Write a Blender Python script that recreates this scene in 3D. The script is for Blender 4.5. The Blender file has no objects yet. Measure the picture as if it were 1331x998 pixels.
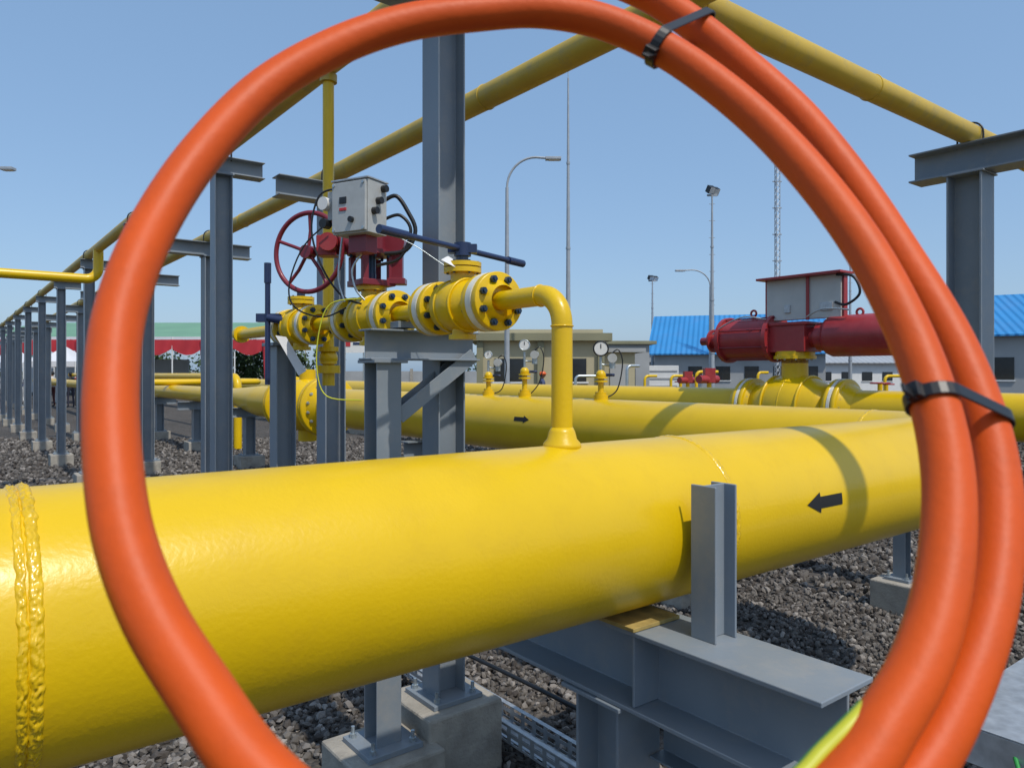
import bpy, math, random
import numpy as np
from mathutils import Vector, noise, Matrix
random.seed(7); np.random.seed(7)
scene=bpy.context.scene
H=1.95
D1=Vector((0.7923,0.6101,0)); D2=Vector((-0.6101,0.7923,0)); Z=Vector((0,0,1))
def W(s,q,z): # station grid: s along header, q across, z relative to eye height
    return Vector((s*D1.x+q*D2.x, s*D1.y+q*D2.y, H+z))
def S(u,v,y): # surveyed point at range y
    return Vector(((u-665.5)/961*y, y, H+(485-v)/961*y))
def G(u,y,z=0): return Vector(((u-665.5)/961*y, y, z))

# ---------------------------------------------------------------- materials
def mk(name,c,rough=.5,metal=0.,var=.1,vs=4.,bump=0.,bs=150.,dirt=None,coat=0.,dist=.002,spec=.5):
    m=bpy.data.materials.new(name); m.use_nodes=True
    nt=m.node_tree; N=nt.nodes; L=nt.links
    b=N['Principled BSDF']; b.inputs['Specular IOR Level'].default_value=spec
    tc=N.new('ShaderNodeTexCoord')
    n=N.new('ShaderNodeTexNoise'); n.inputs['Scale'].default_value=vs; n.inputs['Detail'].default_value=4
    L.new(tc.outputs['Object'],n.inputs['Vector'])
    r=N.new('ShaderNodeValToRGB'); r.color_ramp.elements[0].position=.3; r.color_ramp.elements[1].position=.7
    r.color_ramp.elements[0].color=(*[max(0,x*(1-var)) for x in c],1)
    r.color_ramp.elements[1].color=(*[min(1,x*(1+var)) for x in c],1)
    L.new(n.outputs['Fac'],r.inputs['Fac'])
    out=r.outputs['Color']
    if dirt:
        n2=N.new('ShaderNodeTexNoise'); n2.inputs['Scale'].default_value=dirt[2]; n2.inputs['Detail'].default_value=7; n2.inputs['Roughness'].default_value=.7
        L.new(tc.outputs['Object'],n2.inputs['Vector'])
        r2=N.new('ShaderNodeValToRGB'); r2.color_ramp.elements[0].position=.5; r2.color_ramp.elements[1].position=.78
        r2.color_ramp.elements[0].color=(0,0,0,1); r2.color_ramp.elements[1].color=(dirt[1],)*3+(1,)
        L.new(n2.outputs['Fac'],r2.inputs['Fac'])
        mx=N.new('ShaderNodeMix'); mx.data_type='RGBA'
        L.new(r2.outputs['Color'],mx.inputs[0]); L.new(out,mx.inputs[6]); mx.inputs[7].default_value=(*dirt[0],1)
        out=mx.outputs[2]
    L.new(out,b.inputs['Base Color'])
    b.inputs['Metallic'].default_value=metal
    rr=N.new('ShaderNodeMapRange'); rr.inputs[3].default_value=max(.02,rough-.07); rr.inputs[4].default_value=min(1,rough+.1)
    L.new(n.outputs['Fac'],rr.inputs[0]); L.new(rr.outputs[0],b.inputs['Roughness'])
    if coat: b.inputs['Coat Weight'].default_value=coat; b.inputs['Coat Roughness'].default_value=.15
    if bump:
        n3=N.new('ShaderNodeTexNoise'); n3.inputs['Scale'].default_value=bs; n3.inputs['Detail'].default_value=3
        L.new(tc.outputs['Object'],n3.inputs['Vector'])
        bp=N.new('ShaderNodeBump'); bp.inputs['Strength'].default_value=bump; bp.inputs['Distance'].default_value=dist
        L.new(n3.outputs['Fac'],bp.inputs['Height']); L.new(bp.outputs['Normal'],b.inputs['Normal'])
    return m
YEL=mk('yellow_paint',(.74,.475,.0015),.33,var=.04,vs=2.5,bump=.4,bs=75,dirt=((.60,.36,.01),.3,9),coat=.12,spec=.42)
YOV=mk('yellow_paint_weathered',(.56,.375,.035),.45,var=.14,vs=3,bump=.2,bs=60,dirt=((.32,.25,.10),.8,6))
YWELD=mk('yellow_weld',(.74,.47,.003),.26,var=.08,vs=20,bump=.6,bs=60,coat=.4)
GRY=mk('grey_steel_paint',(.215,.25,.285),.42,var=.08,vs=3,bump=.15,bs=90,dirt=((.34,.32,.29),.55,7))
CON=mk('concrete',(.36,.33,.28),.9,var=.2,vs=8,bump=.8,bs=60,dirt=((.2,.17,.14),.7,5),dist=.006)
RED=mk('red_paint',(.34,.028,.032),.42,var=.1,vs=6,bump=.1,coat=.15,dirt=((.30,.07,.06),.5,12))
RED2=mk('maroon_paint',(.20,.015,.028),.4,var=.1,vs=9,coat=.2)
BOX=mk('galvanised_box',(.44,.45,.44),.45,metal=.1,var=.07,vs=15,dirt=((.33,.33,.32),.4,20))
GALV=mk('galvanised_steel',(.5,.52,.54),.38,metal=.6,var=.18,vs=25,dirt=((.3,.29,.27),.5,10))
BLU=mk('dark_blue_lever',(.012,.024,.08),.35,var=.2,coat=.3)
BOLT=mk('bolt_steel',(.03,.06,.11),.35,metal=.4,var=.3,vs=40)
ZINC=mk('zinc_bolt',(.45,.5,.52),.35,metal=.7,var=.2,vs=40)
WHT=mk('white_tape',(.74,.71,.60),.6,var=.1,vs=30,bump=.3)
BLK=mk('black_plastic',(.012,.012,.013),.4,var=.2)
BLKP=mk('black_stencil',(.01,.01,.01),.7,var=.2)
POLE=mk('pole_galv',(.36,.39,.42),.5,metal=.2,var=.08)
DGLASS=mk('dark_glass',(.02,.025,.03),.1,var=.1)
WHITE=mk('white_paint',(.72,.72,.70),.5,var=.05,dirt=((.5,.5,.47),.4,1))
PANEL=mk('panel_grey',(.55,.55,.52),.5,var=.05,dirt=((.4,.4,.37),.4,3))
BEI=mk('beige_plaster',(.46,.41,.27),.8,var=.08,vs=1,dirt=((.3,.27,.2),.4,1))
OLI=mk('olive_fascia',(.25,.24,.15),.7,var=.1,vs=1)
GREY=mk('grey_wall',(.36,.37,.37),.8,var=.12,vs=.6)
PAPER=mk('paper_tag',(.75,.76,.78),.6,var=.04)
WOOD=mk('shim_pad',(.36,.26,.08),.8,var=.3,vs=20)
REDC=mk('red_cloth',(.50,.03,.04),.7,var=.15,vs=.7)
GRNR=mk('green_roof',(.16,.32,.20),.6,var=.12,vs=.3)
TENTW=mk('tent_fabric',(.68,.68,.70),.6,var=.05,vs=.5)
GREENW=mk('green_wire',(.03,.3,.06),.5,var=.1)
def corrug(name,c,scale,axis):
    m=mk(name,c,.45,var=.06,vs=.4,dirt=((c[0]*.6+.1,c[1]*.7+.05,c[2]*.8),.4,.6)); nt=m.node_tree;N=nt.nodes;L=nt.links
    tc=N.new('ShaderNodeTexCoord'); mp=N.new('ShaderNodeMapping'); mp.inputs['Rotation'].default_value=(0,0,axis)
    wv=N.new('ShaderNodeTexWave'); wv.inputs['Scale'].default_value=scale
    L.new(tc.outputs['Object'],mp.inputs['Vector']); L.new(mp.outputs[0],wv.inputs['Vector'])
    bp=N.new('ShaderNodeBump'); bp.inputs['Strength'].default_value=.8; bp.inputs['Distance'].default_value=.08
    L.new(wv.outputs['Fac'],bp.inputs['Height']); L.new(bp.outputs['Normal'],N['Principled BSDF'].inputs['Normal'])
    return m
BLUR=corrug('blue_roof_sheet',(.03,.24,.55),.7,math.radians(16.3))
HOSE=mk('orange_hose',(.66,.090,.007),.5,var=.05,vs=14,bump=.15,bs=160,dirt=((.46,.07,.012),.45,25),spec=.3)
EC=mk('earth_cable',(.55,.55,.03),.45,var=.1)
LEAF=mk('foliage',(.055,.095,.03),.7,var=.5,vs=1.2)

# ---------------------------------------------------------------- builder
class B:
    def __init__(s,name): s.name=name; s.v=[]; s.f=[]; s.m=[]; s.sm=[]; s.mats=[]
    def mi(s,m):
        if m not in s.mats: s.mats.append(m)
        return s.mats.index(m)
    def add(s,vs,fs,m,smooth=False):
        o=len(s.v); s.v+= [tuple(x) for x in vs]; k=s.mi(m)
        for f in fs: s.f.append(tuple(i+o for i in f)); s.m.append(k); s.sm.append(smooth)
    def box(s,c,d,m,ax=None):
        ax=ax or (Vector((1,0,0)),Vector((0,1,0)),Z)
        vs=[c+ax[0]*(d[0]/2*i)+ax[1]*(d[1]/2*j)+ax[2]*(d[2]/2*k) for k in(-1,1) for j in(-1,1) for i in(-1,1)]
        s.add(vs,[(0,2,3,1),(4,5,7,6),(0,1,5,4),(2,6,7,3),(0,4,6,2),(1,3,7,5)],m)
    def frame(s,a):
        a=a.normalized(); t=Z if abs(a.z)<.9 else Vector((1,0,0))
        x=a.cross(t).normalized(); return x, x.cross(a).normalized()
    def cyl(s,p0,p1,r0,m,r1=None,seg=32,caps=True,smooth=True):
        r1=r0 if r1 is None else r1
        x,y=s.frame(p1-p0); c=[(math.cos(2*math.pi*i/seg),math.sin(2*math.pi*i/seg)) for i in range(seg)]
        a=[p0+x*(r0*k[0])+y*(r0*k[1]) for k in c]; b=[p1+x*(r1*k[0])+y*(r1*k[1]) for k in c]
        s.add(a+b,[(i,i+seg,(i+1)%seg+seg,(i+1)%seg) for i in range(seg)],m,smooth and seg>8)
        if caps: s.add(a,[tuple(range(seg))],m); s.add(b,[tuple(range(seg-1,-1,-1))],m)
    def lathe(s,p,axis,prof,m,seg=36,smooth=True):
        x,y=s.frame(axis); a=axis.normalized(); vs=[];fs=[]
        for (d,r) in prof:
            for i in range(seg):
                t=2*math.pi*i/seg; vs.append(p+a*d+x*(r*math.cos(t))+y*(r*math.sin(t)))
        for j in range(len(prof)-1):
            for i in range(seg):
                fs.append((j*seg+i,(j+1)*seg+i,(j+1)*seg+(i+1)%seg,j*seg+(i+1)%seg))
        fs.append(tuple(range(seg))); fs.append(tuple(reversed(range((len(prof)-1)*seg,len(prof)*seg))))
        s.add(vs,fs,m,smooth)
    def tube(s,pts,r,m,seg=24,caps=True,closed=False):
        n=len(pts); T=[]
        for i in range(n):
            if closed: t=pts[(i+1)%n]-pts[i-1]
            else: t=pts[min(i+1,n-1)]-pts[max(i-1,0)]
            T.append(t.normalized())
        x,_=s.frame(T[0]); vs=[]; 
        for i in range(n):
            x=(x-T[i]*x.dot(T[i])).normalized(); y=T[i].cross(x)
            rr=r[i] if isinstance(r,(list,tuple)) else r
            for k in range(seg):
                a=2*math.pi*k/seg; vs.append(pts[i]+x*(rr*math.cos(a))+y*(rr*math.sin(a)))
        fs=[]
        for i in range(n if closed else n-1):
            j=(i+1)%n
            for k in range(seg): fs.append((i*seg+k,i*seg+(k+1)%seg,j*seg+(k+1)%seg,j*seg+k))
        s.add(vs,fs,m,seg>6)
        if caps and not closed:
            s.add(vs[:seg],[tuple(reversed(range(seg)))],m); s.add(vs[-seg:],[tuple(range(seg))],m)
    def torus(s,c,axis,R,r,m,n=48,seg=12,a0=0,a1=2*math.pi):
        x,y=s.frame(axis); full=abs(a1-a0-2*math.pi)<1e-4
        k=n if full else n+1
        pts=[c+x*(R*math.cos(a0+(a1-a0)*i/n))+y*(R*math.sin(a0+(a1-a0)*i/n)) for i in range(k)]
        s.tube(pts,r,m,seg,closed=full)
    def sphere(s,c,r,m,sc=(1,1,1),ax=None,n=24):
        ax=ax or (Vector((1,0,0)),Vector((0,1,0)),Z); vs=[];fs=[];h=n//2
        for j in range(1,h):
            p=math.pi*j/h
            for i in range(n):
                t=2*math.pi*i/n; q=(math.sin(p)*math.cos(t)*sc[0],math.sin(p)*math.sin(t)*sc[1],math.cos(p)*sc[2])
                vs.append(c+(ax[0]*q[0]+ax[1]*q[1]+ax[2]*q[2])*r)
        for j in range(h-2):
            for i in range(n): fs.append((j*n+i,(j+1)*n+i,(j+1)*n+(i+1)%n,j*n+(i+1)%n))
        fs.append(tuple(range(n))); fs.append(tuple(reversed(range((h-2)*n,(h-1)*n))))
        s.add(vs,fs,m,True)
    def hbeam(s,p0,p1,up,w,h,m,t=None,tw=None):
        t=t or h*.06; tw=tw or t*.75
        a=(p1-p0).normalized(); up=(up-a*up.dot(a)).normalized(); sd=a.cross(up)
        W2,H2,k=w/2,h/2,tw/2
        pr=[(-W2,-H2),(W2,-H2),(W2,-H2+t),(k,-H2+t),(k,H2-t),(W2,H2-t),(W2,H2),(-W2,H2),(-W2,H2-t),(-k,H2-t),(-k,-H2+t),(-W2,-H2+t)]
        vs=[p+sd*x+up*y for p in(p0,p1) for x,y in pr]
        fs=[(i,i+12,(i+1)%12+12,(i+1)%12) for i in range(12)]
        caps=[(0,1,2,3,10,11),(3,4,9,10),(4,5,6,7,8,9)]
        fs+=[c for c in caps]+[tuple(12+i for i in reversed(c)) for c in caps]
        s.add(vs,fs,m)
    def done(s,bevel=0,parent=None):
        me=bpy.data.meshes.new(s.name); me.from_pydata(s.v,[],s.f)
        for m in s.mats: me.materials.append(m)
        me.polygons.foreach_set('material_index',s.m); me.polygons.foreach_set('use_smooth',s.sm); me.update()
        o=bpy.data.objects.new(s.name,me); scene.collection.objects.link(o)
        if bevel:
            b=o.modifiers.new('bev','BEVEL'); b.width=bevel; b.segments=2; b.limit_method='ANGLE'; b.angle_limit=math.radians(50)
        if parent: o.parent=parent
        return o
def rnd(pts,R,n=10):
    out=[pts[0]]
    for i in range(1,len(pts)-1):
        a=(pts[i-1]-pts[i]).normalized(); b=(pts[i+1]-pts[i]).normalized()
        ang=a.angle(b); r=R[i-1] if isinstance(R,list) else R
        d=r/math.tan(ang/2); c=pts[i]+(a+b).normalized()*(r/math.sin(ang/2))
        p0=pts[i]+a*d; p1=pts[i]+b*d; v0=(p0-c);v1=(p1-c); th=v0.angle(v1)
        for k in range(n+1):
            f=k/n; out.append(c+(v0*math.sin((1-f)*th)+v1*math.sin(f*th))/math.sin(th))
    out.append(pts[-1]); return out
def crom(P,n=8):
    out=[]
    for i in range(len(P)-1):
        p0=P[max(i-1,0)];p1=P[i];p2=P[i+1];p3=P[min(i+2,len(P)-1)]
        for k in range(n):
            t=k/n; out.append(.5*((2*p1)+(p2-p0)*t+(2*p0-5*p1+4*p2-p3)*t*t+(3*p1-p0-3*p2+p3)*t**3))
    out.append(P[-1]); return out
def bolts(b,c,axis,R,n,br,ln,m,seg=6,ph=0.):
    x,y=b.frame(axis); a=axis.normalized()
    for i in range(n):
        t=2*math.pi*(i+.5)/n+ph; p=c+x*(R*math.cos(t))+y*(R*math.sin(t))
        b.cyl(p-a*ln/2,p+a*ln/2,br*.55,m,seg=10)
        for sg in(-1,1):
            b.cyl(p+a*sg*(ln/2-br*1.6),p+a*sg*(ln/2-br*.5),br,m,seg=6,smooth=False)
def flange(b,c,axis,R,th,m,nb=8,br=.014,bm=BOLT,gap=.022,gm=WHT,hub=None):
    a=axis.normalized()
    for sg in(-1,1):
        p0=c+a*sg*gap/2; p1=c+a*sg*(gap/2+th); e=R*.04
        b.lathe(p0,a*sg,[(0,R-e),(e*.6,R),(th-e*.6,R),(th,R-e)],m,seg=40)
        if hub: b.cyl(p1,p1+a*sg*hub[1],hub[0]*1.35,m,r1=hub[0],seg=32,caps=False)
    b.cyl(c-a*gap*.45,c+a*gap*.45,R*1.008,gm,seg=40,caps=True)
    bolts(b,c,a,R*.78,nb,br,gap+2*th+br*3.4,bm)
def weld(name,s0,q0,z0,axis,R,w,h,mat,parent=None,n=520,seed=0,rough=.5):
    c=W(s0,q0,z0); x=axis.cross(Z).normalized(); vs=[];fs=[];k=10
    for i in range(n):
        t=2*math.pi*i/n
        for j in range(k+1):
            f=j/k*2-1; pr=max(0,1-f*f)**.5
            ww=w*(1+.15*noise.noise(Vector((math.cos(t)*9,math.sin(t)*9,seed))))
            nz=.6*noise.noise(Vector((math.cos(t)*R*60,math.sin(t)*R*60,f*1.5+seed)))+.7*noise.noise(Vector((math.cos(t)*R*170,math.sin(t)*R*170,f*4+seed)))
            r=R-.002+h*pr*(1+rough*nz)
            vs.append(c+axis*(f*ww/2+.004*noise.noise(Vector((math.cos(t)*15,math.sin(t)*15,7+seed))))+x*(r*math.cos(t))+Z*(r*math.sin(t)))
    for i in range(n):
        for j in range(k): fs.append((i*(k+1)+j,i*(k+1)+j+1,((i+1)%n)*(k+1)+j+1,((i+1)%n)*(k+1)+j))
    b=B(name); b.add(vs,fs,mat,True); return b.done(parent=parent)
def parent_empty(name,loc=(0,0,0)):
    e=bpy.data.objects.new(name,None); e.location=(0,0,0); e.empty_display_size=.2; scene.collection.objects.link(e); return e

ZP=-.556; R=.305
# ---------------------------------------------------------------- main header pipe
hdr=parent_empty('yellow_header_pipeline')
b=B('pipe_run')
pts=rnd([W(-9,1.934,ZP),W(5.047,1.934,ZP),W(5.047,14.7,ZP)],.5,16)
b.tube(pts,R,YEL,seg=128)
b.tube([W(5.047,14.7,ZP),W(5.047,16.3,ZP+.04)],[R,.19],YEL,seg=48)
b.tube([W(5.047,16.3,ZP+.04),W(5.047,60,ZP+.04)],.19,YEL,seg=32)
b.done(parent=hdr)
weld('weld_bead',.140,1.934,ZP,D1,R,.026,.009,YWELD,hdr,rough=.9)
weld('weld_bead_thin',.117,1.934,ZP,D1,R,.02,.007,YWELD,hdr,seed=4,rough=1.)
weld('weld_seam',2.296,1.934,ZP,D1,R,.03,.0065,YWELD,hdr,seed=9)
weld('weld_seam_2',4.5,1.934,ZP,D1,R,.026,.005,YWELD,hdr,seed=12)
weld('weld_seam_3',5.047,2.5,ZP,D2,R,.026,.005,YWELD,hdr,seed=15)
weld('weld_seam_4',5.047,9.2,ZP,D2,R,.026,.005,YWELD,hdr,seed=17)
def arrow(name,c,axis,out,phi,L,w,parent):
    b=B(name); rr=R+.0022
    def P(a,h):
        ph=phi+h/rr; return c+axis*a+out*(rr*math.cos(ph))+Z*(rr*math.sin(ph))
    n=8
    vs=[];fs=[]
    for i in range(n+1):
        h=w*.28*(i/n*2-1); vs+=[P(-L/2,h),P(L*.12,h)]
    fs=[(2*i,2*i+1,2*i+3,2*i+2) for i in range(n)]
    b.add(vs,fs,BLKP)
    vs=[];fs=[]
    for i in range(n+1):
        f=i/n*2-1; h=w*.5*f
        vs+=[P(L*.12,h),P(L*.12+L*.38*(1-abs(f)),h)]
    fs=[(2*i,2*i+1,2*i+3,2*i+2) for i in range(n)]
    b.add(vs,fs,BLKP); return b.done(parent=parent)
arrow('flow_arrow',W(2.885,1.934,ZP),-D1,-D2,math.radians(5),.27,.085,hdr)
arrow('flow_arrow_2',W(5.047,6.01,ZP),-D2,-D1,math.radians(15),.25,.08,hdr)
b=B('header_valve')
for q in(11.55,13.2): flange(b,W(5.047,q,ZP),D2,.5,.07,YEL,16,.03,ZINC,gap=.03,gm=YEL,hub=(R,.15))
b.sphere(W(5.047,12.4,ZP),.47,YEL,sc=(1,1,1)); b.cyl(W(5.047,12.4,ZP),W(5.047,12.4,ZP-.62),.16,YEL)
b.cyl(W(5.047,12.4,ZP),W(5.047,12.4,ZP+.62),.14,YEL)
b.cyl(W(4.5,12.0,ZP-.75),W(4.5,12.0,ZP+.3),.05,YEL)
b.done(parent=hdr)

h2=parent_empty('yellow_parallel_pipeline')
b=B('pipe_run'); b.tube([W(10.7,-8,ZP),W(10.7,60,ZP)],R,YEL,seg=64); b.done(parent=h2)
av=parent_empty('actuated_pipeline_valve')
b=B('valve_body')
for q in(5.75,7.33): flange(b,W(10.7,q,ZP),D2,.47,.075,YEL,20,.028,ZINC,gap=.05,gm=WHT,hub=(R,.16))
b.lathe(W(10.7,5.9,ZP),D2,[(0,.36),(.15,.4),(.35,.5),(.64,.52),(.95,.5),(1.15,.4),(1.3,.36)],YEL)
for q in(6.25,6.55,6.85): b.torus(W(10.7,q,ZP),D2,.505,.02,YEL)
b.cyl(W(10.7,6.55,ZP+.3),W(10.7,6.55,ZP+.78),.2,YEL)
b.cyl(W(10.7,6.55,ZP+.78),W(10.7,6.55,ZP+.83),.32,YEL); b.cyl(W(10.7,6.55,ZP+.83),W(10.7,6.55,ZP+.9),.3,YEL)
bolts(b,W(10.7,6.55,ZP+.82),Z,.27,10,.022,.12,ZINC)
b.done(parent=av)
b=B('scotch_yoke_actuator'); za=.56
b.box(W(10.7,6.55,za-.02),(.5,.62,.42),RED,(D1,D2,Z))
b.box(W(10.7,6.55,za+.21),(.56,.7,.05),RED,(D1,D2,Z))
b.cyl(W(10.7,6.55,za-.4),W(10.7,6.55,za-.1),.2,RED)
b.cyl(W(10.7,6.85,za),W(10.7,7.8,za),.34,RED,seg=48)
for q in(6.88,7.78): b.cyl(W(10.7,q-.035,za),W(10.7,q+.035,za),.385,RED,seg=48); 
bolts(b,W(10.7,7.33,za),D2,.365,8,.02,1.02,RED2)
b.cyl(W(10.7,7.8,za),W(10.7,8.1,za),.13,RED); b.cyl(W(10.7,8.1,za),W(10.7,8.35,za),.07,RED2)
b.cyl(W(10.7,8.08,za),W(10.7,8.12,za),.2,RED)
b.cyl(W(10.7,6.25,za),W(10.7,5.9,za),.16,RED)
b.lathe(W(10.7,6.15,za),-D2,[(0,.16),(.02,.22),(.15,.22)],RED,seg=48)
b.lathe(W(10.7,6.0,za),-D2,[(0,.2),(.03,.28),(.1,.31),(1.1,.31),(1.18,.28),(1.22,.18)],RED,seg=48)
b.cyl(W(10.7,4.8,za),W(10.7,4.66,za),.08,RED2)
b.torus(W(10.7,5.5,za+.34),D1,.05,.018,RED)
b.torus(W(10.7,7.3,za+.43),D1,.05,.018,RED)
b.done(.01,av)
b=B('control_panel')
b.box(W(10.65,6.35,za+.6),(.14,1.25,.64),PANEL,(D1,D2,Z))
b.box(W(10.56,6.25,za+.6),(.02,.05,.68),RED,(D1,D2,Z))
b.box(W(10.6,6.35,za+.94),(.4,1.42,.035),RED,(D1,D2,Z))
for q in(5.7,7.0): b.box(W(10.65,q,za+.5),(.1,.03,.87),RED,(D1,D2,Z))
for q in(6.6,6.0,5.9):
    b.box(W(10.57,q,za+.45),(.03,.1,.12),GALV,(D1,D2,Z))
b.tube(crom([W(10.5,5.75,za+.9),W(10.5,5.5,za+.85),W(10.5,5.4,za+.6),W(10.5,5.6,za+.45),W(10.55,5.8,za+.5)]),.02,BLK,8)
b.tube(crom([W(10.45,6.9,za+.3),W(10.3,7.2,za+.35),W(10.35,7.6,za+.25),W(10.4,7.9,za+.1)]),.012,ZINC,8)
b.tube(crom([W(10.45,6.2,za+.3),W(10.4,5.9,za+.4),W(10.4,5.5,za+.36)]),.012,ZINC,8)
b.done(.004,av)

# ---------------------------------------------------------------- overhead pipes
HO=1.93
op=parent_empty('overhead_pipe')
s1=1.98; r1=.075
b=B('pipe_run')
b.tube([W(s1,2.5,HO+r1),W(s1,80,HO+r1)],r1,YOV)
b.lathe(W(s1,2.5,HO+r1),-D2,[(0,r1),(.03,r1*.9),(.055,r1*.6),(.065,r1*.15)],YOV)
b.tube([W(s1,4.52,HO),W(s1,4.52,.05)],.036,YEL)
b.cyl(W(s1,4.52,HO-.05),W(s1,4.52,HO),.055,YOV)
b.tube(rnd([W(s1,13.45,HO+r1),W(s1,13.45,1.5),W(-9,13.45,1.5)],.18),.075,YEL)
b.done(parent=op)
op2=parent_empty('overhead_pipe')
s2=3.153; r2=.088
b=B('pipe_run')
b.tube([W(s2,-1.5,HO+r2),W(s2,80,HO+r2)],r2,YOV)
b.tube([W(s2,2.597,HO+r2),W(30,2.597,HO+r2)],r2,YOV)
b.torus(W(s2+.12,2.597,HO+r2),D1,r2+.002,.006,YOV)
for q in(4.4,9.9,15.5): b.torus(W(s2,q,HO+r2),D2,r2+.001,.005,YOV)
for s in(5.2,9.4): b.torus(W(s,2.597,HO+r2),D1,r2+.001,.005,YOV)
b.done(parent=op2)

def footing(b,s,q,w=.42,top=-1.70,plate=True,pw=.3):
    b2=B('concrete_footing'); c=W(s,q,0)
    b2.box(Vector((c.x,c.y,(H+top-.3)/2)),(w,w,H+top+.3),CON,(D1,D2,Z)); f=b2.done(.012)
    if plate:
        b.box(W(s,q,top+.012),(pw,pw,.024),GRY,(D1,D2,Z))
        for i in(-1,1):
            for j in(-1,1):
                p=W(s+i*pw*.37,q+j*pw*.37,top+.024); b.cyl(p,p+Z*.05,.009,ZINC,seg=8); b.cyl(p,p+Z*.018,.017,ZINC,seg=6,smooth=False)
    return f
def tsupport(name,s,q,size,headlen,headsz,top=HO,headaxis=D1,pr=.08,web=D1,ubolt=True,fw=.42,headoff=0,ft=-1.7):
    e=parent_empty(name)
    b=B('column')
    b.hbeam(W(s,q,ft+.02),W(s,q,top-headsz),web,size,size,GRY)
    f=footing(b,s,q,w=fw,pw=size*1.8,top=ft); f.parent=e
    b.box(W(s,q,top-headsz-.008),(size*1.15,size*1.15,.016),GRY,(D1,D2,Z))
    c=W(s,q,top-headsz/2)+headaxis*headoff
    b.hbeam(c-headaxis*headlen/2,c+headaxis*headlen/2,Z,headsz,headsz,GRY)
    if ubolt:
        cc=W(s,q,top+pr)
        x,y=headaxis,Z
        pts=[cc-x*(pr+.012)-Z*(pr+.02)]+[cc+x*((pr+.012)*math.cos(a))+Z*((pr+.012)*math.sin(a)) for a in [math.pi-math.pi*i/12 for i in range(13)]]+[cc+x*(pr+.012)-Z*(pr+.02)]
        b.tube(pts,.008,BLK,8)
    b.done(.003,e); return e
for i in range(0,16):
    q=3.07+3.77*i
    tsupport('steel_pipe_support',s1,q+(.06 if i==0 else 0),.155,.5,.15,pr=r1,headoff=.12 if i else -.1,ft=-1.7 if i else -1.6)
for i in range(0,12):
    q=7.13+4.3*i
    tsupport('steel_pipe_support',s2,q,.22,1.15,.2,pr=r2)
for i,s in enumerate((6.9,11.5,16.5)):
    tsupport('steel_pipe_support',s,2.597,.27,2.2,.25,headaxis=D2,pr=r2,web=D2,headoff=-.65)

# ---------------------------------------------------------------- tapping line with small valves
sr=1.709; zr=.279; rp=.037
tl=parent_empty('valve_tapping_line')
b=B('riser_and_pipe')
b.tube(rnd([W(sr,1.934,ZP+R-.02),W(sr,1.934,zr),W(sr,5.4,zr)],.11,14),rp,YEL)
b.lathe(W(sr,1.934,ZP+R-.012),Z,[(0,.07),(.02,.065),(.035,.052),(.06,.046),(.075,.038)],YEL)
b.torus(W(sr,1.934,zr-.115),Z,rp+.001,.003,YWELD)
b.torus(W(sr,2.05,zr),D2,rp+.001,.003,YWELD)
b.tube([W(sr,4.52,zr),W(s1,4.52,zr)],.034,YEL)
b.cyl(W(sr,5.4,zr),W(sr,5.44,zr),.06,YEL)
b.done(parent=tl)
def ballvalve(name,qa,qb,R=.115,nb=8):
    b=B(name); c=(qa+qb)/2
    for q in(qa,qb): flange(b,W(sr,q,zr),D2,R,.032,YEL,nb,.0145,BOLT,gap=.04,hub=(.06,.03))
    L=qb-qa
    b.lathe(W(sr,qa+.05,zr),D2,[(0,.06),(.03,.08),(L*.2,.09),(L*.25,.108),(L*.6,.108),(L*.65,.09),(L-.13,.08),(L-.1,.06)],YEL)
    for k in(-.055,.055): b.torus(W(sr,c+k,zr),D2,.107,.006,YEL)
    b.cyl(W(sr,c,zr+.07),W(sr,c,zr+.135),.05,YEL); b.cyl(W(sr,c,zr+.135),W(sr,c,zr+.155),.078,YEL); b.cyl(W(sr,c,zr+.16),W(sr,c,zr+.178),.078,YEL)
    bolts(b,W(sr,c,zr+.157),Z,.062,6,.009,.055,BOLT)
    b.cyl(W(sr,c,zr-.125),W(sr,c,zr-.05),.045,YEL); b.cyl(W(sr,c,zr-.14),W(sr,c,zr-.12),.058,YEL)
    b.cyl(W(sr,c,zr+.17),W(sr,c,zr+.22),.024,BLU)
    return b.done(.0015,tl)
ballvalve('ball_valve',2.35,2.76)
ballvalve('ball_valve_2',3.16,3.6)
ballvalve('ball_valve_3',4.1,4.5)
b=B('lever_handle')
c=W(sr,2.555,zr+.235)
b.cyl(c-Z*.03,c+Z*.025,.035,BLU); b.box(c+Z*0.0,(.12,.05,.035),BLU)
d=Vector((.585,.81,-.02)).normalized()
b.cyl(c-d*.47,c+d*.43,.0125,BLU,seg=16); b.cyl(c-d*.475,c-d*.33,.017,BLU,seg=16); b.cyl(c+d*.32,c+d*.435,.017,BLU,seg=16)
b.done(parent=tl)
b=B('lever_vertical')
p=S(348,342,4.45); q_=S(348,500,4.45); b.cyl(p,q_,.016,BLU,seg=16); b.cyl(p,p-Z*.12,.021,BLU,seg=16)
cc=S(348,413,4.45); b.box(cc+Vector((.0,.02,0)),(.14,.05,.05),BLU); b.cyl(cc,W(sr,4.3,zr+.0)+Vector((-.0,0,.02)),.025,BLU)
b.done(parent=tl)
b=B('drain_valve')
b.cyl(W(s1,4.52,.14),W(s1,4.52,.17),.065,YEL); b.cyl(W(s1,4.52,.06),W(s1,4.52,.12),.055,YEL); b.cyl(W(s1,4.52,-.0),W(s1,4.52,.05),.075,YEL)
b.sphere(W(s1,4.52,.1),.06,YEL); b.cyl(W(s1,4.52,-.08),W(s1,4.52,.0),.04,YEL)
b.done(parent=tl)
b=B('gear_operator')
qc=3.38; zc=zr+.17
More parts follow.
